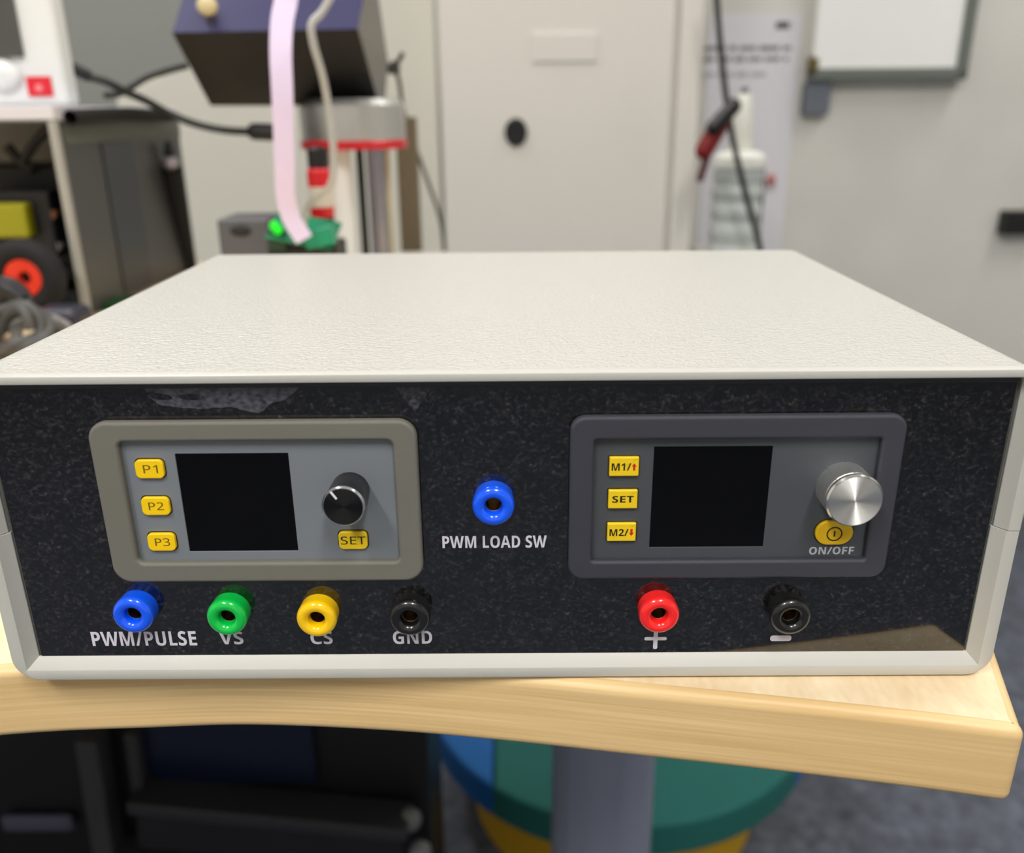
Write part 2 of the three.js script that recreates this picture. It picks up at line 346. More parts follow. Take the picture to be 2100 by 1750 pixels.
  // buttons
  const yellow = phys(0xffd200, 0.38), yellow2 = phys(0xf5d018, 0.42), ink = std(0x17130a, 0.6), inkSoft = std(0x6b5200, 0.6), red = std(0xd0201a, 0.5), well = std(0x1d1a16, 0.8);
  const FZ = 0.6;
  function button(x, y, w, h, r, mat, pieces, label, z = 1.5) {
    const b = part(inst, 'push_button', mm(slab(rr(x - w / 2, x + w / 2, y - h / 2, y + h / 2, r), FZ - 0.3, z, 0.3, 3, 8)), mat, label);
    part(b, 'button_gap', mm(slab(rr(x - w / 2 - 0.28, x + w / 2 + 0.28, y - h / 2 - 0.28, y + h / 2 + 0.28, r + 0.2), FZ - 0.2, FZ + 0.02, 0.01, 1)), well);
    for (const [g, m, l] of pieces) part(b, 'legend', mm(g), m, l);
  }
  const th = (s, x, y, w, h) => lettering(s, x - w / 2, x + w / 2, y - h / 2, y + h / 2, 1.49, fontThin, 0.03);
  const bd = (s, x0, x1, y, h) => lettering(s, x0, x1, y - h / 2, y + h / 2, 1.49, font, 0.03);
  button(-83.7, 53.6, 6.9, 4.8, 1.3, yellow, [[th('P1', -83.4, 53.7, 3.5, 2.1), inkSoft]], 'yellow P1 button');
  button(-83.7, 43.8, 6.9, 4.8, 1.3, yellow, [[th('P2', -83.5, 43.9, 3.7, 2.1), inkSoft]], 'yellow P2 button');
  button(-83.7, 34.0, 6.9, 4.8, 1.3, yellow, [[th('P3', -83.4, 34.1, 3.7, 2.1), inkSoft]], 'yellow P3 button');
  button(-36.2, 34.1, 7.1, 4.8, 1.2, yellow2, [[th('SET', -36.1, 34.2, 6.2, 2.2), ink]], 'yellow SET button under the black knob');
  const arrow = (x, y, dir) => {
    const s = new THREE.Shape([[-0.28, -0.95], [0.28, -0.95], [0.28, 0.1], [0.6, 0.1], [0, 0.95], [-0.6, 0.1], [-0.28, 0.1]].map(([a, b]) => new THREE.Vector2(x + a, y + dir * b)));
    return slab(s, 1.49, 1.53, 0, 1);
  };
  button(30.2, 53.4, 7.1, 4.9, 0.25, yellow2, [[bd('M1/', 27.2, 31.9, 53.4, 1.9), ink], [arrow(32.6, 53.4, 1), red, 'red up arrow']], 'yellow M1 button with red up arrow');
  button(30.2, 44.8, 7.1, 4.9, 0.25, yellow2, [[bd('SET', 27.6, 32.8, 44.9, 1.8), ink]], 'yellow SET button beside the right screen');
  button(30.2, 35.9, 7.1, 4.9, 0.25, yellow2, [[bd('M2/', 27.2, 31.9, 35.9, 1.9), ink], [arrow(32.6, 35.9, -1), red, 'red down arrow']], 'yellow M2 button with red down arrow');
  const ringS = new THREE.Shape(); ringS.absarc(82.6, 35.1, 1.95, 0, Math.PI * 2); const ringH = new THREE.Path(); ringH.absarc(82.6, 35.1, 1.62, 0, Math.PI * 2); ringS.holes.push(ringH);
  button(82.6, 35.3, 9.2, 6.5, 3.2, phys(0xecbe0c, 0.42), [[slab(ringS, 1.49, 1.53, 0, 1, 24), ink, 'black ring of the power symbol'], [slab(rr(82.4, 82.8, 34.4, 35.9, 0.05), 1.49, 1.53, 0, 1), ink]], 'oval amber on and off button');
  part(B2, 'lettering', mm(lettering('ON/OFF', 77.2, 88.3, 29.0, 31.1, FZ + 0.005)), std(0xb9bdc4, 0.5), 'pale ON/OFF lettering');

  // black knob with silver rim
  {
    const x = -35.9, y = 47.6, blk = phys(0x050506, 0.25), sil = std(0xe6e6ea, 0.22, { metalness: 1 });
    const k = part(inst, 'control_knob', mm(latheZ([[0.01, 0.4], [4.5, 0.4], [4.65, 0.7], [4.9, 9.3], [4.92, 9.6]], x, y, 72)), blk, 'black control knob with silver rim');
    part(k, 'knob_rim', mm(latheZ([[4.9, 9.55], [5.06, 9.65], [5.06, 10.0], [4.76, 10.45], [4.6, 10.45]], x, y, 72, 0.3)), sil, 'polished silver rim');
    const pr = []; for (let i = 0; i <= 34; i++) pr.push([0.05 + (4.62 - 0.05) * (1 - i / 34), 10.41 + (i % 2 ? 0.035 : 0)]);
    part(k, 'knob_face', mm(latheZ(pr, x, y, 72, 0.02)), phys(0x040405, 0.22));
    const ptr = slab(rr(2.4, 4.7, -0.26, 0.26, 0.2), 10.42, 10.52, 0.02, 1); ptr.rotateZ(124 * Math.PI / 180); ptr.translate(x, y, 0);
    part(k, 'knob_pointer', mm(ptr), std(0xeeeef2, 0.35), 'white pointer line');
  }
  // silver knob
  {
    const x = 83.3, y = 47.5, al = std(0xf0f0ec, 0.42, { metalness: 1 });
    const s = new THREE.Shape(), n = 9, rO = 6.45; let first = true;
    for (let i = 0; i < n; i++) {
      const a0 = (i + 0.32) / n * Math.PI * 2, a1 = (i + 1.32) / n * Math.PI * 2, w = 0.016;
      for (let q = 0; q <= 12; q++) { const a = a0 + w + (a1 - a0 - 2 * w) * q / 12, X = x + rO * Math.cos(a), Y = y + rO * Math.sin(a); if (first) { s.moveTo(X, Y); first = false; } else s.lineTo(X, Y); }
      s.lineTo(x + (rO - 0.4) * Math.cos(a1), y + (rO - 0.4) * Math.sin(a1));
    }
    s.closePath();
    const k = part(inst, 'control_knob', mm(slab(s, 0.5, 7.3, 0.1, 1)), al, 'silver aluminium control knob');
    part(k, 'knob_collar', mm(latheZ([[6.0, 7.2], [6.2, 7.3], [6.2, 7.6], [6.62, 7.8], [6.68, 8.0], [6.68, 8.7], [6.3, 9.2], [6.2, 9.2]], x, y, 96, 0.35)), std(0xe8e9e6, 0.18, { metalness: 1 }));
    const pr = []; for (let i = 0; i <= 110; i++) pr.push([0.03 + (6.22 - 0.03) * (1 - i / 110), 9.16 + (i % 2 ? 0.036 : 0)]);
    part(k, 'knob_face', mm(latheZ(pr, x, y, 96, 0.01)), std(0xdfe0de, 0.3, { metalness: 1 }), 'spun aluminium face');
  }
  // banana sockets
  const sleeve = std(0xb59f78, 0.3, { metalness: 1 });
  function socket(x, y, color, label, rough = 0.22) {
    const prof = [[5.02, 0], [5.06, 1.4], [5.1, 2.6]];
    for (let k = 0; k <= 10; k++) { const a = Math.PI * k / 10 * 0.92; prof.push([3.58 + 1.55 * Math.cos(a), 3.3 + 1.55 * Math.sin(a)]); }
    prof.push([2.05, 2.6], [2.05, -7]);
    const j = part(inst, 'banana_socket', mm(latheZ(prof, x, y, 64, 0.6)), phys(color, rough, { clearcoat: 0.6, clearcoatRoughness: 0.08 }), label);
    part(j, 'contact_sleeve', mm(latheZ([[2.05, 2.2], [1.86, 2.25], [1.86, -7], [0.01, -7.1]], x, y, 40, 0.4)), sleeve, 'metal contact inside the socket');
  }
  socket(-92.9, 14.7, 0x0a5cff, 'blue PWM/PULSE socket');
  socket(-69.2, 13.8, 0x00c44a, 'green VS socket');
  socket(-46.5, 13.2, 0xffcd00, 'yellow CS socket');
  socket(-22.9, 13.4, 0x101012, 'black GND socket', 0.3);
  socket(-1.2, 44.4, 0x0a5cff, 'blue PWM LOAD SW socket');
  socket(40.2, 13.7, 0xff2626, 'red plus socket');
  socket(73.4, 13.0, 0x101012, 'black minus socket', 0.3);
}

// ------------------------------------------------------------------ background, centre
const cabWhite = std(0xdedad3, 0.5), dark = std(0x0c0c0e, 0.5);
{
  const D = 1.3, zF = EYE.z - D, xl = at(907, 270, D).x, xr = at(1431, 270, D).x, xd = at(1377, 270, D).x, H = 1.9, dep = 0.32;
  const t = thing('metal_cabinet', 'tall cream white metal cabinet with round black lock behind the instrument', 'cabinet', [(xl + xr) / 2, 0, zF]);
  const w = xr - xl, b = rbox(w, H, dep, 0.004); b.translate(0, H / 2, -dep / 2 - 0.012); part(t, 'body', b, cabWhite);
  const dw = xd - xl - 0.002, d = rbox(dw, H - 0.06, 0.02, 0.003); d.translate(-w / 2 + dw / 2, H / 2 + 0.02, -0.01); const dr = part(t, 'door', d, cabWhite);
  const rw = xr - xd - 0.006, f = rbox(rw, H - 0.06, 0.014, 0.004); f.translate(w / 2 - rw / 2 - 0.001, H / 2 + 0.02, -0.008); part(t, 'side_frame', f, cabWhite);
  const lp = at(1058, 271, D), k = lathe([[0.0001, 0.004], [0.008, 0.004], [0.0085, 0.006], [0.014, 0.006], [0.016, 0.004], [0.0162, 0]], 40); k.rotateX(Math.PI / 2); k.scale(1, 1.18, 1); k.translate(lp.x - (xl + xr) / 2, lp.y, 0);
  part(dr, 'lock', k, dark, 'round black door lock');
  const n0 = at(1092, 128, D), n1 = at(1226, 66, D), pl = rbox(n1.x - n0.x, n1.y - n0.y, 0.004, 0.0015); pl.translate((n0.x + n1.x) / 2 - (xl + xr) / 2, (n0.y + n1.y) / 2, 0.0005);
  part(dr, 'label_holder', pl, cabWhite);
}
{ // cream panel with a sloping top, left of the cabinet
  const D = 1.38, out = [[250, 640], [250, 201], [372, 140], [640, 12], [800, -70], [906, -70], [906, 640]].map(([u, v]) => at(u, v, D));
  out[0].y = 0.002; out[6].y = 0.002; out[0].x = out[1].x; out[5].x = out[6].x = -0.1085;
  const s = new THREE.Shape(out.map((p) => new THREE.Vector2(p.x, p.y)));
  const g = slab(s, 0, 0.02, 0.002, 1); g.translate(0, 0, EYE.z - D);
  const m = single('partition_panel', boxUV(g), std(0xd6d4c9, 0.7), 'cream partition panel with sloping top edge left of the cabinet', 'partition');
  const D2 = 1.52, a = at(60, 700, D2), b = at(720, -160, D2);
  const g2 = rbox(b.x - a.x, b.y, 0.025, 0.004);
  single('wall_shade_panel', g2, std(0x8d908b, 0.9), 'added grey panel giving the wall its shaded tone behind the white device and the sloping partition', 'partition', [(a.x + b.x) / 2, b.y / 2, EYE.z - D2]);  // added panel, its grey colour stands in for shade on the back wall
}
{ // bench machine with dark angular head
  const D = 0.8, base = at(725, 262, D), t = thing('bench_machine', 'bench machine with dark angular head on silver collar and posts', 'machine', [base.x, TABLE, base.z]);
  const L = (u, v, d) => { const p = at(u, v, d); return new THREE.Vector3(p.x - base.x, p.y - TABLE, p.z - base.z); };
  const quad = (...q) => { const g = new THREE.BufferGeometry(); const v = []; for (const [a, b, c, d] of q) v.push(...a, ...b, ...c, ...a, ...c, ...d); g.setAttribute('position', new THREE.Float32BufferAttribute(v, 3)); g.setAttribute('uv', new THREE.Float32BufferAttribute(new Array(v.length / 3 * 2).fill(0), 2)); g.computeVertexNormals(); return g; };
  const A = L(353, 67, 0.68), B = L(734, 59, 0.72), C = L(777, 214, 0.8), Dd = L(432, 217, 0.76);
  const T0 = L(392, -60, 0.72), T1 = L(756, -66, 0.76);
  const back = (p, dz, dx = 0.03) => p.clone().add(new THREE.Vector3(dx, 0, -dz));
  const Bb = L(796, 128, 0.84), Cb = L(790, 206, 0.85), T1b = L(768, -66, 0.82), Ab = back(A, 0.15), Db = back(Dd, 0.09), T0b = back(T0, 0.12);
  part(t, 'head_upper_panel', quad([A.toArray(), B.toArray(), T1.toArray(), T0.toArray()]), phys(0x36345e, 0.5), 'violet blue upper panel');
  part(t, 'head_lower_panel', quad([Dd.toArray(), C.toArray(), B.toArray(), A.toArray()]), phys(0x060608, 0.55), 'black lower panel');
  part(t, 'head_body', quad([C, Cb, Bb, B], [B, Bb, T1b, T1], [Db, Dd, A, Ab], [Ab, A, T0, T0b], [T0, T1, T1b, T0b], [Db, Cb, C, Dd], [Cb, Db, Ab, Bb], [Bb, Ab, T0b, T1b]).clone(), std(0x77746f, 0.55), 'grey side of the head');
  const kp = L(425, 12, 0.69), kn = new THREE.SphereGeometry(0.0068, 20, 14); kn.scale(1.1, 1, 0.8); kn.translate(kp.x, kp.y, kp.z); part(t, 'head_knob', kn, std(0xd6c79a, 0.45), 'small cream knob');
  const ks = new THREE.CylinderGeometry(0.0035, 0.0035, 0.014, 12); ks.translate(kp.x + 0.001, kp.y - 0.013, kp.z - 0.004); part(t, 'knob_stem', ks, std(0x2b2940, 0.5));
  const yb = L(725, 288, D).y, ytop = L(725, 219, D).y + 0.006, R = 0.0455;
  part(t, 'collar', lathe([[0.001, yb], [R, yb], [R, ytop - 0.005], [R - 0.004, ytop], [0.001, ytop]], 64), std(0xc4c4c2, 0.32, { metalness: 0.85 }), 'brushed silver collar');
  part(t, 'collar_ring', lathe([[0.03, yb - 0.0065], [R + 0.0008, yb - 0.0065], [R + 0.0012, yb - 0.001], [R, yb + 0.001]], 64), phys(0xc11624, 0.35), 'red ring');
  const post = (u, w, mat, name, d = D - 0.02, label) => { const p = L(u, 400, d), r = w / 2 * perPx(d); const g = lathe([[r, 0.008], [r, yb - 0.005]], 32); g.translate(p.x, 0, p.z); part(t, name, g, mat, label); };
  post(701, 48, std(0xe8e8e4, 0.5), 'post', D - 0.02, 'white post');
  post(743, 16, std(0x1a1715, 0.5), 'post', D, 'black post');
  post(773, 34, std(0x9c9aa6, 0.25, { metalness: 0.9 }), 'post', D - 0.005, 'chrome post');
  post(797, 14, std(0xc9bfa5, 0.5), 'post', D + 0.01, 'beige post');
  const fp = rbox(0.13, 0.012, 0.11, 0.003); fp.translate(0.01, 0.006, 0); part(t, 'foot_plate', fp, std(0xbdb9b0, 0.4));
  const p0 = at(832, 240, 0.9), bp = rbox(0.02, p0.y - TABLE, 0.02, 0.002);
  single('wooden_post', bp, std(0x6f6450, 0.7), 'slim brown upright post right of the silver collar', 'post', [p0.x, TABLE + (p0.y - TABLE) / 2, p0.z]);
}
{ // flat ribbon cable
  const line = [[590, -40, 0.60], [587, 0, 0.595], [579, 42, 0.585], [576, 108, 0.575], [579, 185, 0.57], [581, 247, 0.57], [584, 340, 0.572], [586, 401, 0.575], [597, 447, 0.578], [624, 492, 0.578]].map((a) => at(...a));
  const c = new THREE.CatmullRomCurve3(line), N = 60, pos = [], idx = [], uv = [];
  for (let i = 0; i <= N; i++) {
    const p = c.getPoint(i / N), tan = c.getTangent(i / N), side = new THREE.Vector3().crossVectors(tan, new THREE.Vector3(0.25, 0, 1)).normalize(), up = new THREE.Vector3().crossVectors(side, tan).normalize();
    const hw = 0.0071 - 0.0012 * i / N, K = 12;
    for (let k = 0; k <= 2 * K + 1; k++) { const top = k <= K, q = top ? k : 2 * K + 1 - k, o = -1 + 2 * q / K, h = (0.0004 + 0.00035 * (q % 2)) * (top ? 1 : -1); const v = p.clone().addScaledVector(side, o * hw).addScaledVector(up, h); pos.push(v.x, v.y, v.z); uv.push(o, i / N); }
  }
  const K2 = 26; for (let i = 0; i < N; i++) for (let k = 0; k < K2; k++) { const a = i * K2 + k, b = i * K2 + (k + 1) % K2; idx.push(a, b, a + K2, b, b + K2, a + K2); }
  const g = new THREE.BufferGeometry(); g.setAttribute('position', new THREE.Float32BufferAttribute(pos, 3)); g.setAttribute('uv', new THREE.Float32BufferAttribute(uv, 2)); g.setIndex(idx); g.computeVertexNormals();
  single('ribbon_cable', g, std(0xe0cfea, 0.55), 'pale pink flat ribbon cable hanging down to the green circuit board', 'cable');
  const w = [[684, -20, 0.58], [675, 0, 0.578], [658, 28, 0.575], [639, 50, 0.57], [642, 86, 0.57], [661, 154, 0.575], [673, 216, 0.58], [681, 278, 0.58], [685, 340, 0.58], [678, 380, 0.58], [650, 404, 0.59], [628, 432, 0.6], [622, 478, 0.6]].map((a) => at(...a));
  single('clear_tube', tube(w, 0.0024, 90, 12), phys(0xd0cfca, 0.35, { transmission: 0.45, thickness: 0 }), 'thin translucent grey tube bent in front of the dark machine head', 'tube');
}
{ // little boards on the desk behind the instrument
  const D = 0.62, p = at(497, 450, D), h = p.y - TABLE, w = 112 * perPx(D);
  const t = thing('grey_module', 'small grey electronics box with dark oval slot left of the green board', 'module', [p.x, TABLE, p.z]);
  const b = rbox(w, h, 0.045, 0.002); b.translate(0, h / 2, -0.0225); part(t, 'housing', b, std(0x555459, 0.5));
  const o = new THREE.SphereGeometry(0.0075, 20, 12); o.scale(1, 0.5, 0.25); o.translate(-0.002, h - 0.008, 0.0005); part(t, 'slot', o, std(0x1b1a1c, 0.7));
  const q = at(620, 505, 0.6), h2 = q.y - TABLE, w2 = 150 * perPx(0.6), s = thing('circuit_board', 'green circuit board with lit green lamp under the ribbon cable', 'circuit board', [q.x, TABLE, q.z]);
  const bk = rbox(w2, h2 - 0.001, 0.04, 0.002); bk.translate(-0.003, (h2 - 0.001) / 2, -0.03); part(s, 'carrier_block', bk, std(0x0d0d0f, 0.5));
  const bd = rbox(0.046, 0.0016, 0.034, 0.0005); bd.rotateX(0.45); bd.rotateZ(-0.2); bd.translate(-0.001, h2 + 0.009, -0.014); part(s, 'board', bd, phys(0x0b7a55, 0.35));
  const bd2 = rbox(0.02, 0.012, 0.012, 0.001); bd2.rotateZ(0.2); bd2.translate(0.013, h2 + 0.006, 0.0); part(s, 'connector', bd2, phys(0x0f8c66, 0.35), 'green terminal connector');
  const cn = rbox(0.014, 0.006, 0.006, 0.001); cn.rotateZ(-0.5); cn.translate(0.003, h2 + 0.009, 0.002); part(s, 'ribbon_socket', cn, std(0xcfc6d4, 0.5));
  const lp = at(566, 467, 0.6), ld = new THREE.CapsuleGeometry(0.0032, 0.0035, 8, 16); ld.rotateZ(0.6); ld.translate(lp.x - q.x, lp.y - TABLE, lp.z - q.z); part(s, 'indicator_lamp', ld, std(0x0a5a12, 0.4, { emissive: 0x0cff1e, emissiveIntensity: 0.85 }), 'lit green indicator lamp');
  const lb = rbox(0.012, 0.014, 0.006, 0.001); lb.translate(lp.x - q.x - 0.001, lp.y - TABLE - 0.009, lp.z - q.z - 0.004); part(s, 'lamp_holder', lb, std(0x10331c, 0.5));
  const e = at(650, 300, 0.67), f = (v) => at(650, v, 0.67).y - TABLE, r = 24 * perPx(0.67);
  const m = thing('marker_bottle', 'slim red and black bottle with white label between ribbon cable and white post', 'bottle', [e.x, TABLE, e.z]);
  part(m, 'base', lathe([[0.001, 0], [r, 0], [r, f(445)], [0.001, f(445)]], 28), dark);
  part(m, 'body', lathe([[r, f(445)], [r * 1.05, f(440)], [r * 1.05, f(352)], [r * 0.85, f(344)]], 28), phys(0xd01420, 0.4), 'red body');
  part(m, 'label', lathe([[r * 1.05, f(424)], [r * 1.08, f(423)], [r * 1.08, f(384)], [r * 1.05, f(383)]], 28), std(0xcfc6b8, 0.6), 'pale label band');
  part(m, 'cap', lathe([[r * 0.85, f(345)], [r * 0.9, f(343)], [r * 0.9, f(306)], [r * 0.7, f(301)], [0.001, f(300)]], 28), dark, 'black cap');
}
{ // thin cable and clamp right of the machine head
  const c = [[806, 128, 0.86], [818, 165, 0.88], [826, 220, 0.9], [846, 285, 0.93], [880, 380, 0.96], [903, 450, 0.98], [911, 510, 1.0], [914, 580, 1.0]].map((a) => at(...a));
  single('thin_cable', tube(c, 0.0022, 60, 8), std(0x6c6a5f, 0.6), 'thin grey cable running down beside the cabinet edge', 'cable');
  const p = at(806, 140, 0.858), g = mergeGeometries([rbox(0.012, 0.009, 0.008, 0.001), rbox(0.004, 0.022, 0.006, 0.001).rotateZ(-0.6).translate(0.004, 0.004, 0)].map((x) => boxUV(x)));
  single('cable_clamp', g, std(0x3d3a36, 0.6), 'small dark clamp at the right end of the machine head', 'clamp', [p.x, p.y, p.z]);
}

// ------------------------------------------------------------------ background, left bench
{
  const D1 = 0.62, D2 = 0.85, z1 = EYE.z - D1, z2 = EYE.z - D2, X = at(121, 300, D1).x, yT = at(60, 217, D1).y, W = 0.42;
  const t = thing('equipment_box', 'open-fronted grey equipment box with dark glossy side panel', 'box', [X - W / 2, TABLE, z1]);
  const h = yT - TABLE, dep = z1 - z2, alu = std(0xa5a39c, 0.45);
  const top = rbox(W, 0.009, dep, 0.001); top.translate(0, h - 0.0045, -dep / 2); part(t, 'top_board', top, std(0xd9d6dc, 0.5));
  const rp = rbox(0.004, h - 0.012, dep - 0.006, 0.001); rp.translate(W / 2 - 0.003, (h - 0.012) / 2 + 0.002, -dep / 2 - 0.003); part(t, 'side_panel', rp, phys(0x3f4140, 0.4), 'dark glossy side panel');
  const fe = rbox(0.0055, h - 0.01, 0.006, 0.001); fe.translate(W / 2 - 0.00275, (h - 0.01) / 2, -0.003); part(t, 'front_edge', fe, alu, 'pale front edge strip');
  const lp = rbox(0.005, h - 0.01, dep, 0.001); lp.translate(-W / 2 + 0.0025, (h - 0.01) / 2, -dep / 2); part(t, 'side_panel', lp, alu);
  const bp = rbox(W - 0.012, h - 0.012, 0.004, 0.001); bp.translate(0, (h - 0.01) / 2, -dep + 0.004); part(t, 'back_panel', bp, std(0xa39e90, 0.6));
  const fl2 = rbox(W - 0.012, 0.004, dep - 0.01, 0.001); fl2.translate(0, 0.002, -dep / 2 - 0.004); part(t, 'floor_board', fl2, std(0x2a2929, 0.6));
  const refl = rbox(0.0012, h - 0.03, 0.055, 0.0004); refl.translate(W / 2 - 0.0006, (h - 0.03) / 2 + 0.004, -0.092); part(t, 'side_reflection', refl, phys(0x1e252c, 0.35), 'dark blue upright strip painted as a reflection');  // navy strip stands in for a dark reflection in the glossy side
  const band = rbox(0.0015, 0.012, dep - 0.01, 0.0005); band.translate(W / 2 - 0.0004, h - 0.0195, -dep / 2 - 0.004); part(t, 'side_rail', band, std(0x55584f, 0.5));

  // model car inside the box
  const P = (u, v, d) => at(u, v, d);
  const cb = P(40, 610, 0.66), car = thing('model_car', 'black model car with orange wheel hub inside the equipment box', 'toy car', [cb.x, TABLE + 0.0041, cb.z]);
  const Lc = (u, v, d) => { const p = P(u, v, d); return [p.x - cb.x, p.y - TABLE - 0.0041, p.z - cb.z]; };
  const bodyTop = Lc(60, 340, 0.7)[1], bx = rbox(0.13, bodyTop - 0.008, 0.06, 0.004); bx.translate(-0.026, 0.008 + (bodyTop - 0.008) / 2, -0.075); part(car, 'body', bx, std(0x08080b, 0.6));
  const yl = Lc(30, 452, 0.665), yg = rbox(0.034, 0.026, 0.012, 0.003); yg.translate(yl[0] - 0.004, yl[1], yl[2]); part(car, 'battery_pack', yg, phys(0x9a9608, 0.4), 'yellow battery pack');
  const hold = rbox(0.06, 0.05, 0.02, 0.003); hold.translate(yl[0] - 0.004, yl[1] - 0.004, yl[2] - 0.016); part(car, 'battery_tray', hold, phys(0x101014, 0.5));
  const wc = Lc(56, 568, 0.6), tyre = new THREE.TorusGeometry(0.0188, 0.0078, 20, 40); tyre.scale(1, 1, 1.1); tyre.translate(wc[0], wc[1], wc[2]);
  const ty = part(car, 'wheel', tyre, std(0x141416, 0.8), 'black tyre with orange hub');
  const hub = lathe([[0.0042, 0.0], [0.0046, 0.004], [0.0125, 0.006], [0.0146, 0.004], [0.0146, -0.006]], 36); hub.rotateX(Math.PI / 2); hub.translate(wc[0], wc[1], wc[2]); part(ty, 'hub', hub, phys(0xf0381c, 0.4), 'orange hub');
  const ax = new THREE.CylinderGeometry(0.0034, 0.0034, 0.05, 16); ax.rotateX(Math.PI / 2); ax.translate(wc[0], wc[1], wc[2] - 0.026); part(ty, 'axle', ax, dark);
  for (const [u, v, r, c] of [[105, 440, 0.004, 0x8a5a3c], [110, 505, 0.006, 0x8d8886]]) { const q = Lc(u, v, 0.675), s = lathe([[0.0001, 0.003], [r, 0.003], [r, -0.004]], 16); s.rotateX(Math.PI / 2); s.translate(q[0], q[1], q[2]); part(car, 'fitting', s, std(c, 0.5)); }
  const arm1 = tube([P(15, 300, 0.7), P(40, 330, 0.7), P(70, 350, 0.7)].map((p) => p.sub(cb).add(new THREE.Vector3(0, cb.y - TABLE - 0.0041, 0))), 0.004, 16, 10); part(car, 'arm', arm1, dark);
  const arm2 = tube([P(100, 262, 0.7), P(70, 295, 0.7), P(45, 335, 0.7)].map((p) => p.sub(cb).add(new THREE.Vector3(0, cb.y - TABLE - 0.0041, 0))), 0.0035, 16, 10); part(car, 'arm', arm2, dark);

  // white device on the box
  const D = 0.68, a = at(-40, 200, D), b = at(140, 205, D), dv = thing('white_device', 'white device with red square badge standing on the equipment box', 'device', [(a.x + b.x) / 2, yT, a.z]);
  const w = b.x - a.x, g = rbox(w, 0.14, 0.02, 0.005); g.translate(0, 0.07, -0.01); part(dv, 'housing', g, phys(0xe9ecec, 0.4));
  const s0 = at(-30, 118, D), s1 = at(22, -40, D), sc = rbox(s1.x - s0.x, s1.y - s0.y, 0.006, 0.001); sc.translate((s0.x + s1.x) / 2 - (a.x + b.x) / 2, (s0.y + s1.y) / 2 - yT, 0.001); part(dv, 'display_window', sc, phys(0x50504e, 0.3), 'grey window');
  const r0 = at(61, 198, D), r1 = at(104, 157, D), bad = rbox(r1.x - r0.x, r1.y - r0.y, 0.002, 0.0006); const cxr = (r0.x + r1.x) / 2 - (a.x + b.x) / 2, cyr = Math.max((r0.y + r1.y) / 2 - yT, 0.0095); bad.translate(cxr, cyr, 0.0008);
  const bm = part(dv, 'badge', bad, std(0xe01f33, 0.5), 'red square badge');
  const dot = lathe([[0.0001, 0.0006], [0.0026, 0.0006], [0.0028, 0]], 20); dot.rotateX(Math.PI / 2); dot.translate(cxr, cyr - 0.001, 0.0018); part(bm, 'badge_mark', dot, std(0xf08a8a, 0.5));
  const nose = new THREE.SphereGeometry(0.012, 24, 16); nose.scale(1.2, 0.9, 0.5); nose.translate(at(8, 160, D).x - (a.x + b.x) / 2, 0.022, 0.002); part(dv, 'front_bulge', nose, phys(0xe9ecec, 0.35));

  const st = [[118, 244, 0.63], [160, 231, 0.67], [215, 226, 0.72], [265, 227, 0.77], [300, 232, 0.81]].map((q) => { const p = at(...q); p.y = yT - 0.0075 + 0.002 * Math.sin((q[2] - 0.63) / 0.18 * Math.PI); p.x = X + 0.0062; return p; });
  const sg = tube(st, 0.0048, 30, 12);
  single('black_strap', sg, std(0x0b0b0d, 0.8), 'black strap hanging along the upper side edge of the equipment box', 'strap');

  const pole = at(386, 556, 0.83), pt = at(352, 345, 0.8), pd = thing('black_rod', 'black rod with silver ball tip leaning beside the equipment box', 'rod', [pole.x, TABLE, pole.z]);
  const topV = new THREE.Vector3(pt.x - pole.x, pt.y - TABLE, pt.z - pole.z);
  part(pd, 'shaft', tube([new THREE.Vector3(0, 0.002, 0), topV.clone().multiplyScalar(0.5), topV], 0.0088, 8, 20), std(0x08080a, 0.8));
  const bl = new THREE.SphereGeometry(0.0068, 20, 14); bl.translate(topV.x, topV.y + 0.004, topV.z); part(pd, 'ball_tip', bl, std(0xb9b2ba, 0.3, { metalness: 0.4 }), 'silver ball');
  const tp = lathe([[0.0001, 0.024], [0.003, 0.022], [0.0052, 0.013], [0.003, 0.008]], 18); tp.translate(topV.x, topV.y, topV.z); part(pd, 'top_cap', tp, dark);

  // cables above the bench
  const w1 = [[150, 140, 0.72], [175, 155, 0.72], [215, 167, 0.72], [255, 187, 0.73], [300, 207, 0.74], [345, 232, 0.75], [400, 254, 0.75], [460, 267, 0.75], [520, 271, 0.75]].map((q) => at(...q));
  const cab = thing('black_cable', 'black cable with thick plug running behind the pink ribbon cable', 'cable', [0, 0, 0]);
  part(cab, 'cord', tube(w1, 0.0032, 70, 10), std(0x232422, 0.6));
  const pq = at(543, 271, 0.75), pgm = new THREE.CapsuleGeometry(0.0068, 0.016, 8, 16); pgm.rotateZ(Math.PI / 2 - 0.05); pgm.translate(pq.x, pq.y, pq.z); part(cab, 'plug', pgm, dark, 'black plug');
  const tail = at(163, 147, 0.72), tg = new THREE.CapsuleGeometry(0.0048, 0.012, 8, 14); tg.rotateZ(1.1); tg.translate(tail.x, tail.y, tail.z); part(cab, 'plug', tg, dark);
  const w2 = [[215, 196, 0.74], [245, 192, 0.74], [270, 178, 0.74], [300, 160, 0.75], [340, 146, 0.76], [385, 134, 0.77]].map((q) => at(...q));
  single('black_wire', tube(w2, 0.0028, 40, 10), std(0x2a2b28, 0.6), 'short black wire rising into the left side of the machine head', 'cable');

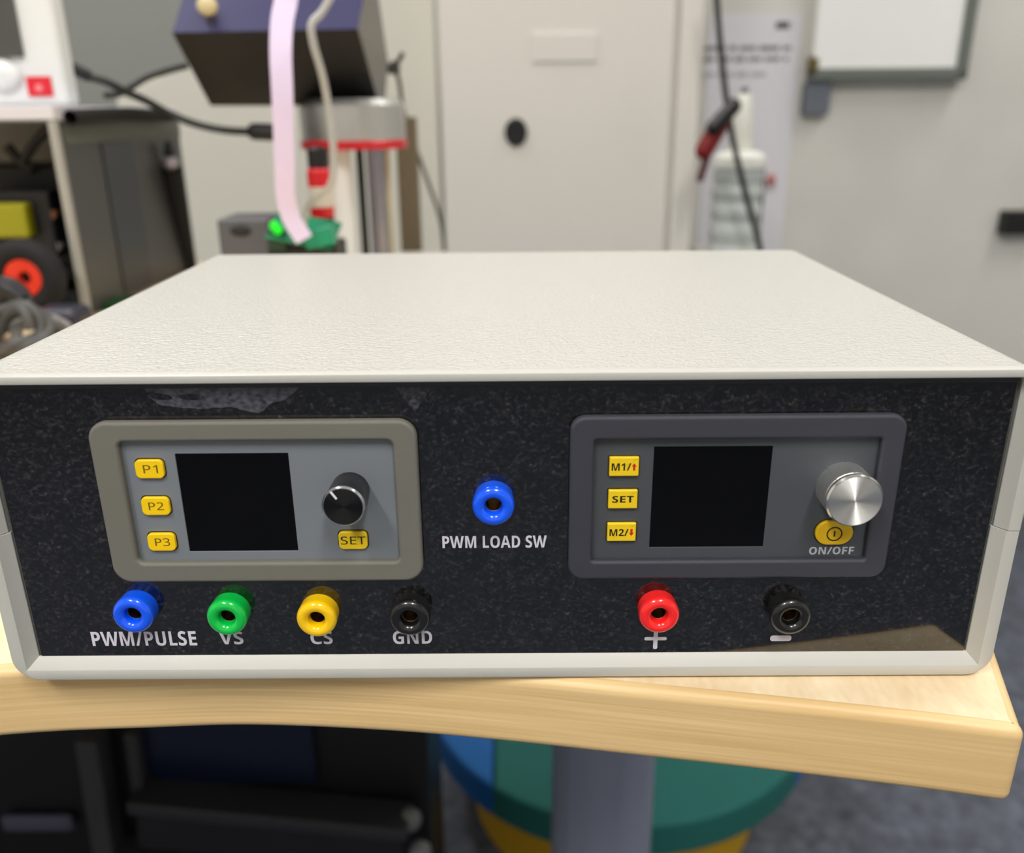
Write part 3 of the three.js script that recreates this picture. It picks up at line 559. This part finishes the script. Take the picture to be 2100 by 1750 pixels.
  // clutter in front of the box
  const coil = (u, v, d, R, r, c, label, tx, tz) => {
    const p = at(u, v, d), pts = []; for (let i = 0; i <= 60; i++) { const a2 = i / 60 * Math.PI * 6, q = R * (0.8 + 0.2 * Math.sin(i * 0.37 + R * 900)); pts.push(new THREE.Vector3(Math.cos(a2) * q, Math.sin(i * 0.9) * 0.003 + i * 0.00012, Math.sin(a2) * q * 0.8)); }
    const g = tube(pts, r, 220, 8); g.rotateX(tx); g.rotateZ(tz); g.computeBoundingBox(); g.translate(0, -g.boundingBox.min.y, 0);
    single('cable_coil', g, std(c, 0.55), label, 'cable', [p.x, TABLE + 0.0003, p.z]);
  };
  coil(30, 690, 0.5, 0.022, 0.0032, 0x4c4b4a, 'grey coiled cable in front of the orange wheel', 0.9, 0.1);
  coil(95, 680, 0.52, 0.018, 0.0026, 0x74726d, 'pale grey coiled cable beside the instrument lid', 0.7, -0.3);
  coil(10, 650, 0.56, 0.024, 0.004, 0x1c1c1e, 'black coiled cable at the far left of the bench', 1.0, 0.3);
  const cl = at(128, 640, 0.55), mg = rbox(0.03, 0.024, 0.026, 0.006); single('small_motor', mg, phys(0x2c2b3a, 0.4), 'small dark violet motor block beside the box edge', 'motor', [cl.x, TABLE + 0.012, cl.z]);
  const pk = at(163, 640, 0.6), pgg = lathe([[0.0001, 0], [0.004, 0], [0.0045, 0.004], [0.0035, 0.012], [0.0001, 0.013]], 18); single('wooden_peg', pgg, std(0xb98f55, 0.6), 'tiny tan peg at the foot of the box edge', 'peg', [pk.x, TABLE, pk.z]);
  const gp = at(215, 618, 0.66), gg = rbox(0.04, 0.006, 0.03, 0.001); single('loose_circuit_board', gg, phys(0x174a1c, 0.4), 'dark green loose board at the foot of the glossy side panel', 'circuit board', [gp.x, TABLE + 0.003, gp.z]);
}

// ------------------------------------------------------------------ background, right
{
  const DW = EYE.z - RZ0;
  { // poster on the wall
    const D = DW - 0.003, a = at(1425, 560, D), b = at(1648, 28, D), w = b.x - a.x, h = b.y - a.y;
    const t = thing('poster', 'white paper poster with grey text lines right of the cabinet', 'poster', [(a.x + b.x) / 2, a.y, RZ0 + 0.001]);
    const pg = rbox(w, h, 0.0012, 0.0004); pg.translate(0, h / 2, 0.0006); part(t, 'sheet', pg, std(0xdcdbe2, 0.7));
    const ink2 = std(0x85848a, 0.7), ink1 = std(0x4e4d50, 0.7);
    const row = (u0, u1, v, hp, mat) => {   // a row of word blocks too blurred to read
      let u = u0; const gs = [];
      while (u < u1) { const l = Math.min(10 + rnd() * 34, u1 - u); const p = at(u + l / 2, v, D), s = perPx(D); const g = box(l * s, hp * s * (0.8 + 0.3 * rnd()), 0.0006); g.translate(p.x - (a.x + b.x) / 2, p.y - a.y, 0.0014); gs.push(g); u += l + 7; }
      part(t, 'text_line', mergeGeometries(gs), mat);
    };
    row(1446, 1622, 99, 9, ink2); row(1444, 1616, 121, 9, ink2); row(1442, 1570, 153, 8, std(0xa9a9ad, 0.7)); row(1592, 1626, 52, 13, ink1);
  }
  { // white bottle standing on a low cupboard
    const D = 1.3, p = at(1515, 345, D), top = 0.655, z = p.z;
    const c0 = at(1438, 560, D).x, c1 = at(1592, 560, D).x;
    const cu = thing('low_cupboard', 'low white cupboard behind the instrument carrying the white bottle', 'cupboard', [(c0 + c1) / 2 - 0.01, 0, z]);
    const w = c1 - c0 - 0.03, b = rbox(w, top, 0.26, 0.003); b.translate(0.008, top / 2, -0.04); part(cu, 'body', b, std(0xc8c4ba, 0.6));
    const d = rbox(w - 0.01, top - 0.06, 0.012, 0.002); d.translate(0.008, top / 2, 0.096); part(cu, 'door', d, std(0xd0ccc2, 0.6));
    const f = (v) => at(1517, v, D).y - top, s = perPx(D), r = 52 * s;
    const t = thing('dispenser_bottle', 'tall white ribbed dispenser bottle between cabinet and wall poster', 'bottle', [p.x, top, z]);
    const prof = [[0.001, 0], [r, 0]]; for (const v of [500, 455, 415, 380]) { prof.push([r * 1.02, f(v + 8)], [r * 0.93, f(v)], [r * 0.93, f(v - 8)], [r, f(v - 14)]); }
    prof.push([r * 0.96, f(342)]); part(t, 'body', lathe(prof, 48, 0.7), phys(0xb9bfbd, 0.35), 'grey-white ribbed body');
    part(t, 'lid', lathe([[r * 0.9, f(344)], [r * 1.04, f(342)], [r * 1.04, f(322)], [r * 0.8, f(312)], [21 * s, f(308)]], 48), phys(0xe4e5de, 0.4), 'white screw lid');
    part(t, 'neck', lathe([[24 * s, f(309)], [22 * s, f(280)], [24 * s, f(260)], [19 * s, f(235)], [17 * s, f(205)], [10 * s, f(192)], [0.001, f(191)]], 32), phys(0xdcdcd2, 0.45), 'white tapered nozzle');
    const tp = lathe([[7 * s, f(193)], [7 * s, f(182)], [0.001, f(179)]], 16); part(t, 'tip', tp, std(0x3f4038, 0.6));
  }
  { // hanging black cable and red clip
    const D = 1.22, c = [[1468, -60], [1470, 0], [1476, 80], [1484, 160], [1491, 215], [1498, 262], [1515, 340], [1535, 420], [1552, 480], [1562, 530]].map(([u, v]) => at(u, v, D));
    single('hanging_cable', tube(c, 0.0042, 70, 10), std(0x262826, 0.6), 'black cable hanging in front of the poster', 'cable');
    const c2 = [[1566, 330], [1563, 400], [1557, 460], [1553, 530]].map(([u, v]) => at(u, v, 1.36)); 
    single('grey_cable', tube(c2, 0.003, 30, 8), std(0x60646a, 0.6), 'grey cable right of the white bottle', 'cable');
    const p = at(1472, 270, 1.2), t = thing('cable_tie_tool', 'dark red and black hand tool hanging on the black cable', 'tool', [p.x, p.y, p.z]);
    const s = perPx(1.2) * 1.3, h1 = new THREE.CapsuleGeometry(15 * s, 50 * s, 8, 18); h1.scale(1, 1, 0.7); h1.rotateZ(-0.5); h1.translate(-8 * s, -6 * s, 0.003); part(t, 'grip', h1, phys(0x7a0f12, 0.4), 'dark red grip');
    const h2 = new THREE.CapsuleGeometry(12 * s, 42 * s, 8, 18); h2.rotateZ(-0.75); h2.translate(4 * s, 22 * s, 0.012); part(t, 'jaw', h2, phys(0x0e0c0d, 0.4), 'black jaw');
    const h3 = new THREE.CapsuleGeometry(6 * s, 44 * s, 8, 14); h3.rotateZ(-0.25); h3.translate(-18 * s, -50 * s, 0.002); part(t, 'handle', h3, phys(0x4a1212, 0.4));
    const k = at(1581, 370, EYE.z - RZ0 - 0.02), kg = new THREE.SphereGeometry(11 * s, 18, 12); kg.scale(0.9, 1.3, 0.8);
    single('red_tag', kg, std(0xb56a63, 0.6), 'small faded red tag right of the white bottle', 'tag', [k.x, k.y, RZ0 + 0.02]);
  }
  { // whiteboard
    const D = DW - 0.03, a = at(1662, 166, D), b = at(1985, 150, D), top = at(1800, -420, D).y, w = b.x - a.x, h = top - a.y;
    const t = thing('whiteboard', 'white board with grey frame hanging on the right wall', 'whiteboard', [(a.x + b.x) / 2, a.y, RZ0]);
    const fw = 0.02, bd = rbox(w - fw, h - fw, 0.024, 0.001); bd.translate(-fw / 4, h / 2, 0.0125); part(t, 'board', bd, phys(0xf6f8f6, 0.25));
    const fm = std(0x6a716b, 0.5);
    const bar = (x, y, ww, hh, name, m = fm) => { const g = rbox(ww, hh, 0.03, 0.003); g.translate(x, y, 0.0155); part(t, name, g, m); };
    bar(0, fw / 2, w, fw, 'frame_rail'); bar(w / 2 - fw / 2, h / 2, fw, h, 'frame_rail'); bar(0, h - fw / 2, w, fw, 'frame_rail');
    bar(-w / 2 + 0.002, h / 2 + 0.02, 0.005, h - 0.04, 'frame_rail', std(0xf0f0ec, 0.5));
    bar(-w / 2 + 0.006, 0.022, 0.012, 0.03, 'frame_corner', std(0x6b5a28, 0.5));
    const c0 = at(1650, 236, D), c1 = at(1710, 168, D), g = rbox(c1.x - c0.x, c1.y - c0.y, 0.022, 0.003); g.translate((c0.x + c1.x) / 2 - (a.x + b.x) / 2, (c0.y + c1.y) / 2 - a.y, 0.0115); part(t, 'bracket', g, std(0x656b76, 0.6), 'blue-grey bracket');
  }
  const h0 = at(2052, 481, DW - 0.02), h1 = at(2140, 432, DW - 0.02), hg = rbox(h1.x - h0.x, h1.y - h0.y, 0.03, 0.004);
  single('wall_handle', hg, std(0x08080a, 0.5), 'black rectangular handle on the right wall', 'handle', [(h0.x + h1.x) / 2, (h0.y + h1.y) / 2, RZ0 + 0.0155]);
}

// ------------------------------------------------------------------ under the desk
{
  const c = { x: 0.13, z: -0.743 }, t = thing('round_stool', 'low round stool with teal seat, blue sides and yellow drum base', 'stool', [c.x, 0, c.z]);
  part(t, 'drum_base', lathe([[0.001, 0], [0.182, 0], [0.186, 0.006], [0.186, 0.13], [0.001, 0.13]], 64), std(0xc89c0e, 0.7), 'yellow drum base');
  const R = 0.241, seg = (x0, x1) => {     // slice of the round seat between two chords
    const s = new THREE.Shape(), a0 = Math.acos(clamp(x0 / R, -1, 1)), a1 = Math.acos(clamp(x1 / R, -1, 1)), p = [];
    for (let k = 0; k <= 24; k++) { const a = a0 + (a1 - a0) * k / 24; p.push([R * Math.cos(a), R * Math.sin(a)]); }
    for (let k = 24; k >= 0; k--) { const a = a0 + (a1 - a0) * k / 24; p.push([R * Math.cos(a), -R * Math.sin(a)]); }
    p.forEach(([x, y], k) => (k ? s.lineTo(x, y) : s.moveTo(x, y))); s.closePath();
    const g = slab(s, 0, 0.045, 0.006, 3); g.rotateX(-Math.PI / 2); g.translate(0, 0.131, 0); return g;
  };
  part(t, 'seat_side', seg(-R + 0.0005, -0.155), std(0x075ea6, 0.75), 'blue seat side');
  part(t, 'seat_pad', seg(-0.1545, 0.1895), std(0x14625c, 0.8), 'teal seat pad');
  part(t, 'seat_side', seg(0.19, R - 0.0005), std(0x075ea6, 0.75), 'blue seat side');
}
{
  const D = 0.66, z = EYE.z - D, xr = at(880, 1600, D).x, xl = -0.72, H = 0.5;
  const t = thing('dark_cabinet', 'black cabinet with navy window and grey frame under the desk', 'cabinet', [(xl + xr) / 2, 0, z]);
  const w = xr - xl, b = rbox(w, H, 0.11, 0.004); b.translate(0, H / 2, -0.057); part(t, 'body', b, phys(0x0a0a0c, 0.5));
  const q = (u, v) => { const p = at(u, v, D); return [p.x - (xl + xr) / 2, p.y]; };
  const bar = (p0, p1, th2, m, name, dz = 0.012) => { const dx = p1[0] - p0[0], dy = p1[1] - p0[1], l = Math.hypot(dx, dy), g = rbox(l, th2, dz, 0.003); g.rotateZ(Math.atan2(dy, dx)); g.translate((p0[0] + p1[0]) / 2, (p0[1] + p1[1]) / 2, dz / 2); part(t, name, g, m); };
  const gm = std(0x3a3a3d, 0.6);
  bar(q(205, 1480), q(246, 1760), 0.02, gm, 'frame_strip', 0.03);
  bar(q(283, 1480), q(300, 1600), 0.012, std(0x303134, 0.6), 'frame_strip', 0.02);
  const w0 = q(300, 1600), w1 = q(640, 1470), wg = rbox(w1[0] - w0[0], w1[1] - w0[1], 0.006, 0.001); wg.translate((w0[0] + w1[0]) / 2, (w0[1] + w1[1]) / 2, 0.003); part(t, 'window', wg, phys(0x0d1730, 0.3), 'navy window');
  bar(q(295, 1597), q(845, 1652), 0.014, std(0x2e2f33, 0.5), 'frame_bar', 0.04);
  bar(q(300, 1660), q(830, 1712), 0.05, phys(0x1b1b1d, 0.4), 'drawer_front', 0.024);
  bar(q(255, 1716), q(600, 1756), 0.012, std(0x303133, 0.6), 'frame_bar', 0.03);
  for (const [u, v] of [[845, 1652], [866, 1718]]) { const p = q(u, v), g = new THREE.SphereGeometry(0.011, 18, 12); g.translate(p[0], p[1], 0.018); part(t, 'knob', g, std(0x75777a, 0.4)); }
  const sp = q(85, 1680), sg = rbox(0.07, 0.018, 0.01, 0.005); sg.translate(sp[0], sp[1], 0.004); part(t, 'badge', sg, std(0x54546a, 0.5), 'violet grey badge');
}

renderer.render(scene, camera);
